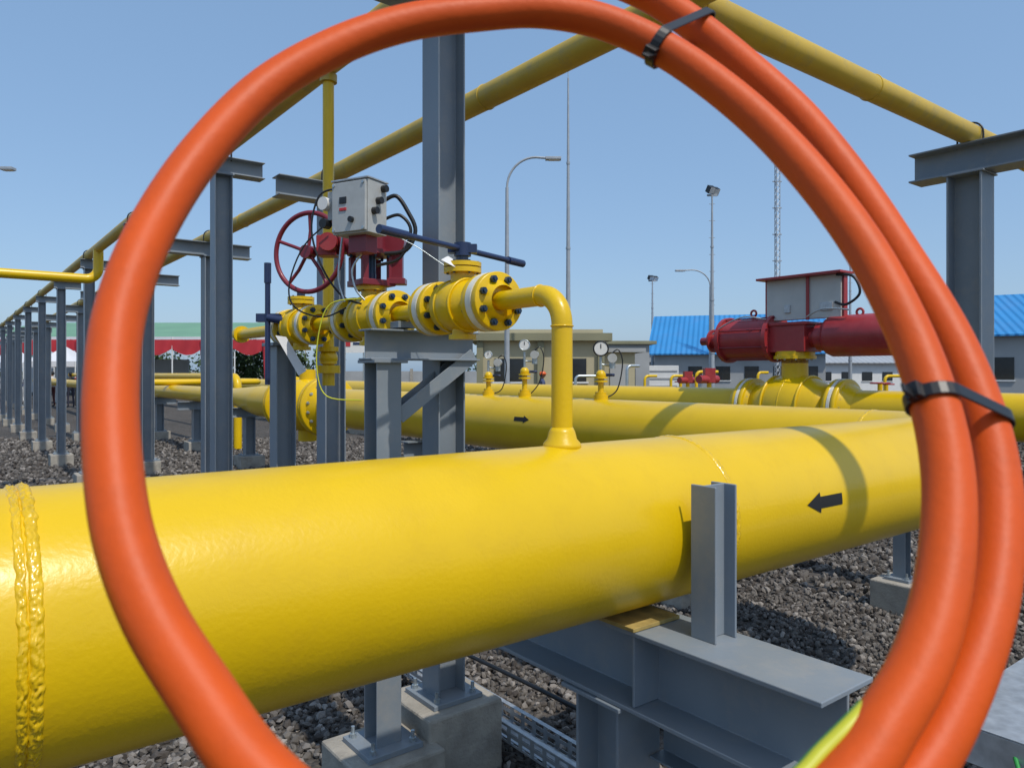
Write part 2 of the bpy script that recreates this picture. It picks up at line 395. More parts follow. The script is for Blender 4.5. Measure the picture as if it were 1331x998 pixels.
b.box(W(sr,qc,zc+.0),(.18,.18,.03),RED2,(D1,D2,Z))
for i in(-1,1):
    for j in(-1,1): b.box(W(sr+i*.07,qc+j*.07,zc+.07),(.03,.03,.13),RED2,(D1,D2,Z)); 
b.cyl(W(sr,qc,zc),W(sr,qc,zc+.16),.022,BOLT,seg=16)
b.cyl(W(sr,qc,zc+.14),W(sr,qc,zc+.16),.12,RED2); b.cyl(W(sr,qc,zc+.16),W(sr,qc,zc+.25),.1,RED2); b.cyl(W(sr,qc,zc+.25),W(sr,qc,zc+.27),.07,RED2)
bolts(b,W(sr,qc,zc+.155),Z,.1,8,.009,.06,BOLT)
gx=W(sr,qc,zc+.2); X=Vector((1,0,0))
b.cyl(gx+X*.02,gx+X*.17,.045,RED2,seg=20); b.box(gx+X*.13+Z*(-.1),(.06,.05,.17),RED2); b.box(gx+X*.13+Z*(-.19),(.09,.08,.03),RED2)
b.cyl(gx+X*.12+Vector((0,-.06,.0)),gx+X*.12+Vector((0,.07,.0)),.055,RED2,seg=20)
wc=S(401,328,3.75); wa=Vector((-.36,-.93,0)).normalized()
b.cyl(gx+Vector((-.05,0,0)),gx+Vector((-.26,.05,0)),.05,RED2,seg=20); b.cyl(gx+Vector((-.2,-.08,0)),gx+Vector((-.2,.1,0)),.045,RED,seg=20)
b.box(gx+Vector((-.22,.02,-.01)),(.1,.1,.1),RED)
b.cyl(wc-wa*.02,gx+Vector((-.24,.05,0)),.014,BOLT,seg=12)
b.torus(wc,wa,.2,.0125,RED2,n=64); b.cyl(wc-wa*.025,wc+wa*.03,.034,RED2,seg=20)
wx,wy=b.frame(wa)
for k in range(5):
    a=k*2*math.pi/5+.35; e=wx*math.cos(a)+wy*math.sin(a)
    b.tube([wc+e*.02,wc+e*.11-wa*.012,wc+e*.2],.009,RED2,10)
b.done(.003,tl)
b=B('limit_switch_box')
bc=S(468,273,3.35); by=math.radians(-28); bx_=Vector((math.cos(by),math.sin(by),0)); by_=Vector((-math.sin(by),math.cos(by),0))
b.box(bc,(.2,.13,.235),BOX,(bx_,by_,Z)); b.box(bc-by_*.073,(.188,.014,.22),BOX,(bx_,by_,Z))
b.box(bc-bx_*.12+Z*.02,(.045,.11,.13),GREY,(bx_,by_,Z))
b.cyl(bc-bx_*.15-by_*.03+Z*.03,bc-bx_*.15-by_*.08+Z*.03,.03,WHITE,seg=20)
b.cyl(bc-bx_*.15-by_*.04-Z*.06,bc-bx_*.15-by_*.08-Z*.06,.022,BLK,seg=20)
for i in(-1,1):
    for j in(-1,1): b.cyl(bc-by_*.07+bx_*i*.083+Z*j*.1,bc-by_*.085+bx_*i*.083+Z*j*.1,.007,ZINC,seg=8)
b.box(bc-by_*.082+Z*.03-bx_*.03,(.04,.004,.03),BLK,(bx_,by_,Z)); b.box(bc-by_*.082-Z*.01-bx_*.03,(.04,.004,.014),REDC,(bx_,by_,Z))
b.cyl(bc-by_*.08-Z*.06+bx_*.02,bc-by_*.095-Z*.06+bx_*.02,.013,BLK,seg=16)
b.box(bc-Z*.15+by_*.02,(.1,.08,.09),RED2,(bx_,by_,Z)); b.cyl(bc-Z*.12+by_*.02,gx,.03,BOLT,seg=16)
b.box(bc+Z*.123,(.21,.15,.008),GALV,(bx_,by_,Z))
for k in(-.05,.0,.06): b.cyl(bc+bx_*.1+by_*k*.6+Z*(.03+k),bc+bx_*.125+by_*k*.6+Z*(.03+k),.016,BLK,seg=14)
b.done(.006,tl)
b=B('instrument_cables')
def cab(pts,r,m,y=3.5): b.tube(crom([S(u,v,y+ (0 if len(t)==0 else t[0])) for u,v,*t in pts],6),r,m,8)
cab([(498,262),(515,255),(530,275),(540,300),(528,325),(500,330)],.010,BLK)
cab([(500,285),(520,280),(534,300),(520,335),(490,345)],.008,BLK)
cab([(440,245),(415,255),(405,300),(420,350),(445,385),(470,395)],.005,BLK,3.6)
cab([(432,285),(395,320),(376,370),(384,400),(420,412),(450,400)],.004,BLK,3.6)
cab([(446,300),(440,360),(448,392)],.005,ZINC,3.5)
cab([(500,300),(540,320),(570,340),(585,350)],.002,ZINC,3.3)
cab([(470,388),(430,395),(415,430),(412,480),(425,515),(470,520)],.003,EC,3.3)
cab([(470,330),(458,350),(462,375),(474,390)],.005,ZINC,3.4)
b.done(parent=tl)
def tag(name,pts,y):
    b=B(name); P=[S(u,v,y+dy) for u,v,dy in pts]; b.add(P,[tuple(range(len(P)))],PAPER); o=b.done(parent=tl)
    sm=o.modifiers.new('s','SOLIDIFY'); sm.thickness=.0015
tag('paper_tag',[(573,338,0),(582,333,.03),(606,348,.05),(600,352,.02)],2.98)
tag('paper_tag_2',[(358,436,0),(372,438,.03),(398,482,.06),(388,488,.03)],4.3)

vp=parent_empty('valve_support_frame')
b=B('frame_steel')
fs_,fq=1.6,3.05
b.hbeam(W(fs_,fq,-1.68),W(fs_,fq,.06),D2,.125,.125,GRY)
b.hbeam(W(fs_-.09,fq,.13),W(2.1,fq,.13),Z,.13,.14,GRY)
b.box(W(fs_,fq,.053),(.17,.17,.014),GRY,(D1,D2,Z))
b.hbeam(W(fs_+.06,fq,-.2),W(2.08,fq,.09),D2,.07,.09,GRY)
b.box(W(sr,fq,.225),(.1,.08,.03),GRY,(D1,D2,Z))
footing(b,fs_,fq,w=.42,pw=.27).parent=vp
b.hbeam(W(sr,4.6,-1.68),W(sr,4.6,.17),D1,.125,.125,GRY); b.box(W(sr,4.6,.18),(.2,.2,.02),GRY,(D1,D2,Z)); footing(b,sr,4.6).parent=vp
b.box(W(sr,4.6,.215),(.06,.08,.05),GRY,(D1,D2,Z))
b.done(.003,vp)

# ---------------------------------------------------------------- fg pipe saddle support
ps=parent_empty('pipe_shoe_support')
b=B('support_steel')
zt=-.88
b.hbeam(W(2.0,1.06,zt-.14),W(2.0,2.75,zt-.14),Z,.28,.28,GRY,t=.016,tw=.011)
b.hbeam(W(2.04,1.545,zt),W(2.04,1.545,-.37),D1,.10,.115,GRY,t=.009,tw=.007)
b.hbeam(W(2.04,2.32,zt),W(2.04,2.32,-.37),D1,.10,.115,GRY,t=.009,tw=.007)
b.hbeam(W(2.0,1.95,-1.68),W(2.0,1.95,zt-.282),D2,.22,.22,GRY)
b.hbeam(W(2.12,.9,-1.32),W(2.12,1.83,-1.32),Z,.16,.16,GRY)
b.box(W(2.0,1.95,zt-.29),(.3,.3,.016),GRY,(D1,D2,Z))
footing(b,2.0,1.95,w=.5,pw=.36).parent=ps
b.box(W(2.0,1.75,zt-.14),(.26,.01,.245),GRY,(D1,D2,Z))
b.done(.003,ps)
b=B('shim_pad'); b.box(W(1.97,1.9,zt+.009),(.24,.34,.014),WOOD,(D1,D2,Z)); b.done(.002,ps)
def saddle(s,q,axis,zb=ZP-R):
    e=parent_empty('pipe_stand'); b=B('stand_steel'); o=D2 if axis is D1 else D1
    c=W(s,q,zb-.1); b.hbeam(c-o*.45,c+o*.45,Z,.2,.2,GRY)
    b.hbeam(W(s,q,-1.68),W(s,q,zb-.2),o,.2,.2,GRY); footing(b,s,q,w=.5,pw=.34).parent=e
    b.done(.003,e)
saddle(-3.2,1.934,D1)
for q in(4.2,8.2,15.5,19.5,23.5,28,33): saddle(5.047,q,D2,ZP-(R if q<15 else .15))
for q in(-3,1.5,4.6,8.6,13,17.5,22,27,32): saddle(10.7,q,D2)
b=B('small_pipe_post'); P=G(1172,6.1); sb=P.dot(D1); qb=P.dot(D2)
b.hbeam(W(sb,qb,-1.7),W(sb,qb,-1.2),D1,.1,.1,GRY); b.hbeam(W(sb,qb,-1.15)-D2*.4,W(sb,qb,-1.15)+D2*.4,Z,.1,.1,GRY); footing(b,sb,qb,w=.36,pw=.2); b.done(.002)

def tray(name,p0,p1,w,h,slots=True):
    b=B(name); a=(p1-p0).normalized(); L=(p1-p0).length; o=a.cross(Z)
    if slots:
        n=int(L/.09)
        for sd in(-1,1):
            c=(p0+p1)/2+o*(sd*w/2)
            b.box(c+Z*.006,(.003,L,.012),GALV,(o,a,Z)); b.box(c+Z*(h*.5),(.003,L,h*.22),GALV,(o,a,Z)); b.box(c+Z*(h-.006),(.003,L,.012),GALV,(o,a,Z))
            b.box(c+Z*h-o*(sd*.012),(.026,L,.003),GALV,(o,a,Z))
            for i in range(n+1):
                b.box(p0+a*(L*i/n)+o*(sd*w/2)+Z*(h*.5),(.0026,.03,h*.96),GALV,(o,a,Z))
        for i in range(n+1): b.box(p0+a*(L*i/n)+Z*.003,(w,.035,.003),GALV,(o,a,Z))
        for k in(-.3,0,.3): b.box((p0+p1)/2+o*(k*w)+Z*.0065,(.03,L,.003),GALV,(o,a,Z))
    else:
        b.box((p0+p1)/2+Z*h/2,(w,L,h),GALV,(o,a,Z))
        b.box((p0+p1)/2+Z*(h+.003),(w+.02,L,.004),GALV,(o,a,Z))
        for i in range(int(L/.6)):
            q=p0+a*(.3+i*.6)
            for sg in(-1,1): b.box(q+Z*h*.5+o*sg*(w/2+.004),(.006,.05,h*.8),GALV,(o,a,Z)); b.cyl(q+Z*h*.5+o*sg*(w/2+.005),q+Z*h*.5+o*sg*(w/2+.018),.008,ZINC,seg=6,smooth=False)
    return b.done(.001)
sT=2.31
tray('perforated_cable_tray',W(sT,-1,-1.84),W(sT,5.2,-1.84),.16,.09)
tray('covered_cable_tray',W(2.28,.80,-1.09),W(6.4,.80,-1.09),.28,.1,False)
b=B('cable_tray_bracket')
for s in(2.6,3.9,5.4):
    b.hbeam(W(s,.80,-1.95),W(s,.80,-1.19),D1,.08,.08,GRY); b.box(W(s,.80,-1.13),(.06,.4,.06),GALV,(D1,D2,Z))
b.done(.002)
b=B('ground_cable')
b.tube(crom([W(sT+.22,-.5,-1.6),W(sT+.2,1.5,-1.66),W(sT+.2,3.2,-1.68),W(sT+.15,5,-1.72)]),.012,BLK,8)
b.tube(crom([W(2.3,.76,-1.02),W(2.22,.7,-1.1),W(2.26,.66,-1.25),W(2.4,.68,-1.18)]),.006,GREENW,8)
b.done()

# ---------------------------------------------------------------- instruments on the second header
def gauge(s,q,zb,h,big):
    e=parent_empty('pressure_gauge_assembly'); b=B('instrument')
    p=W(s,q,zb-.01)
    b.cyl(p,p+Z*.05,.07,YEL); b.cyl(p+Z*.05,p+Z*.08,.055,YEL); b.cyl(p+Z*.08,p+Z*h*.4,.028,YEL)
    for k in(.3,.36): b.cyl(p+Z*h*k,p+Z*h*(k+.03),.065,YEL)
    b.sphere(p+Z*h*.42,.05,YEL,n=16); b.cyl(p+Z*h*.42,p+Z*h*.42+D1*.14-D2*.04,.014,BLU,seg=8)
    b.cyl(p+Z*h*.4,p+Z*h*.75,.014,ZINC,seg=10)
    f=Vector((-.1,-1,0)).normalized()
    c=p+Z*h*.86
    b.cyl(c-f*.03,c+f*.03,big,BOX); b.cyl(c+f*.03,c+f*.034,big*.85,WHITE); b.torus(c+f*.032,f,big*.93,big*.1,BLK if big>.07 else ZINC)
    b.box(c+f*.036+Z*big*.3,(.008,.004,big*.6),BLK)
    c2=p+Z*h*.7+Vector((.11,0,0)); b.cyl(c2-f*.06,c2+f*.06,.045,BOX,seg=20); b.cyl(c2-Z*.1,c2,.03,ZINC,seg=14); b.cyl(p+Z*h*.6,c2-Z*.08,.01,ZINC,seg=8)
    b.tube(crom([c2+Z*.05,c2+Vector((.06,0,.08)),c2+Vector((.1,0,-.05)),c2+Vector((.05,0,-.3)),p+Vector((.05,-.0,.02))],6),.007,BLK,6)
    b.done(.001,e)
for u,h,bg in((635,.55,.045),(682,.66,.06),(781,.58,.075)):
    y=6.37/(.77+(u-665.5)/961); q=(y-.6101*5.047)/.7923
    gauge(5.047,q,ZP+R,h,bg)

# ---------------------------------------------------------------- background yard pipework
def yardpipe(name,pts,r,R_=.3): 
    b=B(name); b.tube(rnd(pts,R_,8),r,YEL,seg=20); b.done()
yardpipe('yard_pipe',[W(5.9,50,-.1),W(5.9,19,-.1),W(5.9,19,-1.9)],.1)
yardpipe('yard_pipe',[W(7.5,50,-.25),W(7.5,22,-.25),W(4.0,22,-.25),W(4.0,22,-1.9)],.09)
for s in(15,18.5,23,28): 
    yardpipe('yard_pipe',[W(s,-14,-.5-.02*s),W(s,50,-.5-.02*s)],.2)
def yardvalve(s,q,z,r):
    b=B('yard_valve')
    for k in(-.3,.3): flange(b,W(s,q+k,z),D2,r*1.7,.05,YEL,12,.02,ZINC,gap=.03)
    b.sphere(W(s,q,z),r*1.5,YEL,n=16); b.cyl(W(s,q,z),W(s,q,z+.6),.06,YEL,seg=12)
    if random.random()<.5:
        b.torus(W(s,q,z+.62),Z,.22,.02,RED,n=24,seg=8); b.box(W(s,q,z+.62),(.42,.03,.02),RED)
    else:
        b.box(W(s,q,z+.75),(.25,.25,.35),random.choice([RED,BOX,BLU])); b.cyl(W(s-.4,q,z+.65),W(s+.3,q,z+.65),.1,random.choice([RED,BOX]),seg=16)
    b.done()
for s,q in((15,0),(15,6),(15,11.5),(18.5,2),(18.5,9),(18.5,15),(23,-3),(23,4),(23,11),(23,19),(28,3),(28,10),(28,18)):
    yardvalve(s,q,-.5-.02*s,.2)
for s,q in((15,-4),(15,3),(15,9),(18.5,5),(18.5,12),(23,0),(23,8),(23,15),(28,6),(28,14)):
    saddle(s,q,D2,-.7-.02*s)
for (u,y) in ((815,24),(838,27),(872,26),(905,23),(985,27),(1185,20),(1150,24),(748,26),(1195,26)):
    P=G(u,y); b=B('stand_pipe'); hh=random.uniform(1.7,2.2)
    b.tube(rnd([P,P+Z*hh,P+Z*hh+Vector((random.uniform(.4,.9),.2,0))],.15,6),.05,YEL if random.random()<.6 else ZINC,12)
    b.cyl(P+Z*(hh*.6),P+Z*(hh*.6+.06),.13,YEL,seg=16); b.cyl(P+Z*(hh*.6+.12),P+Z*(hh*.6+.18),.13,YEL,seg=16)
    b.done()
b=B('yellow_gate_valve'); 
for q in(1.6,2.4): flange(b,W(10.7,q,ZP),D2,.47,.07,YEL,16,.028,ZINC,gap=.04)
b.sphere(W(10.7,2.0,ZP),.42,YEL); b.cyl(W(10.7,2,ZP),W(10.7,2,.6),.1,YEL); b.torus(W(10.7,2,.6),Z,.3,.025,YEL); b.box(W(10.7,2,.6),(.58,.04,.03),YEL); b.done()

# ---------------------------------------------------------------- lamps & masts
def curved_lamp(name,u,y,top,reach,mirror=1):
    P=G(u,y); b=B(name); hz=(485-top)/961*y+H
    b.cyl(P,P+Z*(hz*.55),.11,POLE,r1=.085,seg=16); b.cyl(P+Z*(hz*.55),P+Z*(hz-1.2),.085,POLE,r1=.06,seg=16)
    q=P+Z*(hz-1.2); X=Vector((mirror,0,0))
    pts=[q]+[q+X*(reach*.62*(1-math.cos(a)))+Z*(1.15*math.sin(a)) for a in [math.pi/2*i/10 for i in range(1,11)]]+[q+X*reach*.85+Z*1.12]
    b.tube(pts,.045,POLE,10)
    b.box(q+X*(reach)+Z*1.1,(reach*.34,.28,.1),POLE); b.box(q+X*(reach*1.02)+Z*1.045,(reach*.24,.22,.03),WHITE)
    b.box(P+Z*.1,(.4,.4,.2),CON); b.done(.01)
curved_lamp('curved_street_lamp',659,28,203,1.75)
curved_lamp('curved_street_lamp',923,52,350,2.1,-1)
curved_lamp('curved_street_lamp',-38,26,216,1.3)
def mast(name,u,y,top,r,flood=False,w=1.):
    P=G(u,y); b=B(name); hz=(485-top)/961*y+H
    for i in range(4): b.cyl(P+Z*(hz*i/4),P+Z*(hz*(i+1)/4),r*(1-.18*i),POLE,r1=r*(1-.18*(i+1)),seg=16)
    for i in range(1,4): b.cyl(P+Z*(hz*i/4-.05),P+Z*(hz*i/4+.05),r*(1.15-.18*i),POLE,seg=16)
    if flood:
        b.box(P+Z*(hz-.1),(.6*w,.1,.1),POLE)
        ax=(Vector((.9,.43,0)),Vector((-.35,.74,.57)),Vector((.25,-.52,.82)))
        for k in(-.16*w,.2*w):
            c=P+Z*(hz+.18)+Vector((k,-.1+k,0)); b.box(c,(.4*w,.35,.4),BLK,ax); b.box(c-ax[1]*.19,(.34*w,.02,.34),WHITE,ax)
        n=int(hz/1.0)
        for i in range(n): b.box(P+Z*(1+i*1.0),(.36,.03,.03),POLE)
    else: b.cyl(P+Z*hz,P+Z*(hz+.5),.02,ZINC,seg=8)
    b.box(P+Z*.1,(.7,.7,.25),CON); b.done()
mast('lightning_mast',738.5,32,102,.13)
mast('floodlight_mast',925.5,44,252,.17,True)
mast('floodlight_mast',848,75,364,.2,True,1.4)
mast('floodlight_mast',1105,66,333,.18,True,1.4)
P=G(1010,58); b=B('lattice_radio_mast'); hz=(485-205)/961*58+H
for k in range(3):
    a=k*2*math.pi/3; o=Vector((math.cos(a),math.sin(a),0))*.22; b.cyl(P+o,P+o+Z*hz,.035,POLE,seg=6)
n=int(hz/.5)
for i in range(n):
    for k in range(3):
        a=k*2*math.pi/3; a2=a+2*math.pi/3
        b.cyl(P+Vector((math.cos(a),math.sin(a),0))*.22+Z*(i*.5),P+Vector((math.cos(a2),math.sin(a2),0))*.22+Z*(i*.5+.5),.022,POLE,seg=4,smooth=False)
b.cyl(P+Z*hz,P+Z*(hz+1.6),.03,ZINC,seg=8)
for i in range(6): b.box(P+Z*(hz*(.35+.11*i)),(.7,.1,.08),POLE)
b.done()

# ---------------------------------------------------------------- buildings
def gable(name,c,ax,L,Wd,he,hr,roof,wall,over=.6,nwin=6,beams=False):
    e=parent_empty(name); ay=Z.cross(ax)
    b=B('walls')
    p=[c+ax*(i*L/2)+ay*(j*Wd/2) for i,j in((-1,-1),(1,-1),(1,1),(-1,1))]
    vs=p+[x+Z*he for x in p]+[c-ax*L/2+Z*hr,c+ax*L/2+Z*hr]
    b.add(vs,[(0,1,5,4),(2,3,7,6),(1,2,6,9,5),(3,0,4,8,7)],wall); b.done(parent=e)
    b=B('roof'); t=.12; sl=(hr-he)/(Wd/2)
    for sg in(-1,1):
        a0=c-ax*(L/2+over); a1=c+ax*(L/2+over)
        lo=ay*sg*(Wd/2+over); zl=he-sl*over+.1; zh=hr+.1
        q=[a0+Z*zh,a1+Z*zh,a1+lo+Z*zl,a0+lo+Z*zl]
        q2=[v-Z*t for v in q]; b.add(q+q2,[(0,1,2,3),(7,6,5,4),(0,4,5,1),(1,5,6,2),(2,6,7,3),(3,7,4,0)],roof)
    b.done(parent=e)
    b=B('windows')
    for i in range(nwin):
        for sg in(-1,1):
            x=c+ax*(-L/2+L*(i+.5)/nwin)+ay*(sg*(Wd/2+.02))+Z*(he*.5)
            b.box(x,(L/nwin*.5,.06,he*.3),DGLASS,(ax,ay,Z)); b.box(x-Z*he*.17,(L/nwin*.56,.12,.08),WHITE,(ax,ay,Z))
    b.box(c-ax*(L/2+.03)+Z*1.4,(.08,3,2.8),GREY,(ax,ay,Z)); b.done(parent=e)
gable('blue_roof_workshop',G(985,66)+Vector((-1.0,3,0)),Vector((.96,-.28,0)).normalized(),14,12,3.9,7.3,BLUR,GREY)
gable('blue_roof_warehouse',G(1420,48)+Vector((0,0,0)),Vector((-.85,.52,0)).normalized(),12,12,4.5,7.2,BLUR,GREY)
gable('distant_factory',G(820,140),Vector((1,0,0)),22,20,6,8,corrug('roof_grey',(.3,.33,.37),.5,0),GREY)
gable('long_grey_building',G(1110,85),Vector((1,.1,0)).normalized(),28,9,3.2,4.6,corrug('roof_grey2',(.35,.37,.39),.5,0),WHITE,nwin=12)
e=parent_empty('flat_roof_control_building'); c=G(700,38)
b=B('walls'); b.box(c+Z*1.75,(6.0,5,3.5),BEI); b.box(c+Vector((3.9,.8,1.5)),(1.8,3.4,3.0),BEI); b.done(parent=e)
b=B('roof_slab'); b.box(c+Z*3.68,(6.8,5.8,.36),OLI); b.box(c+Z*3.95,(6.0,5.0,.2),BEI); b.box(c+Vector((4.0,.8,3.1)),(2.6,4,.2),GREY)
for k in (-2.9,0,2.9): b.box(c+Vector((k,-2.6,1.75)),(.3,.25,3.4),OLI)
b.done(parent=e)
b=B('windows')
for k in(-1.5,1.5):
    b.box(c+Vector((k,-2.53,2.1)),(1.4,.08,1.1),DGLASS); b.box(c+Vector((k,-2.57,2.1)),(.05,.06,1.1),WHITE); b.box(c+Vector((k,-2.56,1.5)),(1.6,.12,.08),WHITE)
b.box(c+Vector((4,-.93,1.3)),(.9,.06,2.2),GREY); b.done(parent=e)
b=B('small_flat_shed'); c=G(812,46); b.box(c+Z*1.9,(2.6,2.5,3.6),GREY); b.box(c+Z*3.8,(3.4,3,.2),OLI); b.box(c+Vector((0,-1.28,1.2)),(.9,.06,2.1),DGLASS); b.done(.01)
b=B('striped_container'); c=G(852,50); b.box(c+Z*1.3,(2.6,2.4,2.3),WHITE)
for k in range(4): b.box(c+Vector((0,-1.22,.6+k*.5)),(2.4,.04,.12),GREY)
b.box(c+Z*.1,(2.7,2.5,.2),BLK); b.done(.02)
b=B('perimeter_wall')
for i in range(40):
    x=-75+i*5; b.box(Vector((x,92,1.1)),(4.7,.2,2.2),GREY); b.box(Vector((x+2.5,92,1.25)),(.35,.35,2.5),CON)
b.done()
e=parent_empty('event_marquee')
b=B('roof')
y=62
x0=(-60-665)/961*y; x1=(345-665)/961*y
N_=10
for i in range(N_):
    a=x0+(x1-x0)*i/N_; c_=x0+(x1-x0)*(i+1)/N_; m_=(a+c_)/2
    vs=[Vector((a,y,5.0)),Vector((c_,y,5.0)),Vector((c_,y+12,7.0)),Vector((a,y+12,7.0))]
    b.add(vs,[(0,1,2,3)],GRNR)
    b.add([Vector((a,y,5.0)),Vector((c_,y,5.0)),Vector((c_,y,4.75)),Vector((m_,y,4.82)),Vector((a,y,4.75))],[(0,1,2,3,4)],TENTW)
b.done(parent=e)
b=B('red_drape')
nx=300; vs=[];fs=[]
for i in range(nx+1):
    f=i/nx; x=x0+(x1-x0)*f; sw=abs(math.sin(f*math.pi*N_))
    for j in range(5):
        g=j/4; zz=4.76-g*(.75+.55*sw)
        vs.append(Vector((x,y-.1+.05*math.sin(f*170+g*2.5)*(.3+g),zz)))
for i in range(nx):
    for j in range(4): fs.append((i*5+j,(i+1)*5+j,(i+1)*5+j+1,i*5+j+1))
b.add(vs,fs,REDC,True); b.done(parent=e)
b=B('poles')
for i in range(N_+1):
    x=x0+(x1-x0)*i/N_; b.cyl(Vector((x,y,0)),Vector((x,y,5.0)),.06,WHITE,seg=8); b.cyl(Vector((x,y+12,0)),Vector((x,y+12,7.0)),.06,WHITE,seg=8)
    if i%2==0: b.cyl(Vector((x,y-.05,1.5)),Vector((x,y-.05,4.6)),.1,REDC,r1=.28,seg=10)
b.box(Vector(((x0+x1)/2-6,y+11,1.7)),((x1-x0)*.6,.1,3.2),TENTW)
b.done(parent=e)
def canopy(u,y,w):
    b=B('white_canopy_tent'); P=G(u,y)
    for i in(-1,1):
        for j in(-1,1): b.cyl(P+Vector((i*w/2,j*w/2,0)),P+Vector((i*w/2,j*w/2,2.7)),.04,WHITE,seg=8)
    c=[P+Vector((i*w/2,j*w/2,2.7)) for i,j in((-1,-1),(1,-1),(1,1),(-1,1))]; t=P+Z*3.7
    m=[p.lerp(t,.5)-Z*.2 for p in c]
    lo=[p-Z*.35 for p in c]
    b.add(lo+c+m+[t],[(0,1,5,4),(1,2,6,5),(2,3,7,6),(3,0,4,7),(4,5,9,8),(5,6,10,9),(6,7,11,10),(7,4,8,11),(8,9,12),(9,10,12),(10,11,12),(11,8,12)],TENTW)
    b.done()
canopy(85,48,3.2); canopy(20,54,3.5); canopy(135,52,3.5)
b=B('banner_sign'); c=G(458,40,0)+Z*3.5; b.box(c,(1.3,.05,.9),WHITE); b.box(c+Vector((-.25,-.04,.05)),(.3,.02,.3),REDC); b.box(c+Vector((.25,-.04,.05)),(.4,.02,.12),BLU)
b.cyl(c+Vector((-.6,.05,-3.5)),c+Vector((-.6,.05,.4)),.04,ZINC,seg=8); b.cyl(c+Vector((.6,.05,-3.5)),c+Vector((.6,.05,.4)),.04,ZINC,seg=8); b.done()

def treemass(name,boxes,n):
    rng=np.random.RandomState(3)
    clumps=[]
    for (x0,x1,y0,y1,h) in boxes:
        k=int((x1-x0)/1.6)+2
        for i in range(k):
            cx=rng.uniform(x0,x1); cy=rng.uniform(y0,y1); hh=h*rng.uniform(.6,1.1)
            for j in range(4): clumps.append((cx+rng.uniform(-1.6,1.6),cy+rng.uniform(-1,1),hh*rng.uniform(.35,1),rng.uniform(.7,1.6)))
    C=np.array(clumps); per=n//len(C)
    idx=np.repeat(np.arange(len(C)),per); m=len(idx)
    d=rng.normal(size=(m,3)); d/=np.linalg.norm(d,axis=1)[:,None]; rad=C[idx,3]*rng.uniform(.6,1.08,m)
    P=C[idx,:3]+d*rad[:,None]
    a=rng.normal(size=(m,3)); a/=np.linalg.norm(a,axis=1)[:,None]; bb=np.cross(a,rng.normal(size=(m,3))); bb/=np.linalg.norm(bb,axis=1)[:,None]
    sz=rng.uniform(.12,.28,m)[:,None]
    Vv=np.stack([P-a*sz,P+bb*sz*.6,P+a*sz,P-bb*sz*.6],1).reshape(-1,3)
    b=B(name); b.add([Vector(v) for v in Vv],[(4*i,4*i+1,4*i+2,4*i+3) for i in range(m)],LEAF)
    TR=mk('bark',(.09,.07,.05),.9)
    for c in clumps[::4]: b.cyl(Vector((c[0],c[1],0)),Vector((c[0],c[1],c[2])),.16,TR,r1=.06,seg=8)
    b.done()
treemass('distant_trees',[(-55,-24,78,84,4.5),(-27,-18,70,76,4.8),(-5,12,96,104,5),(30,80,100,110,5)],26000)

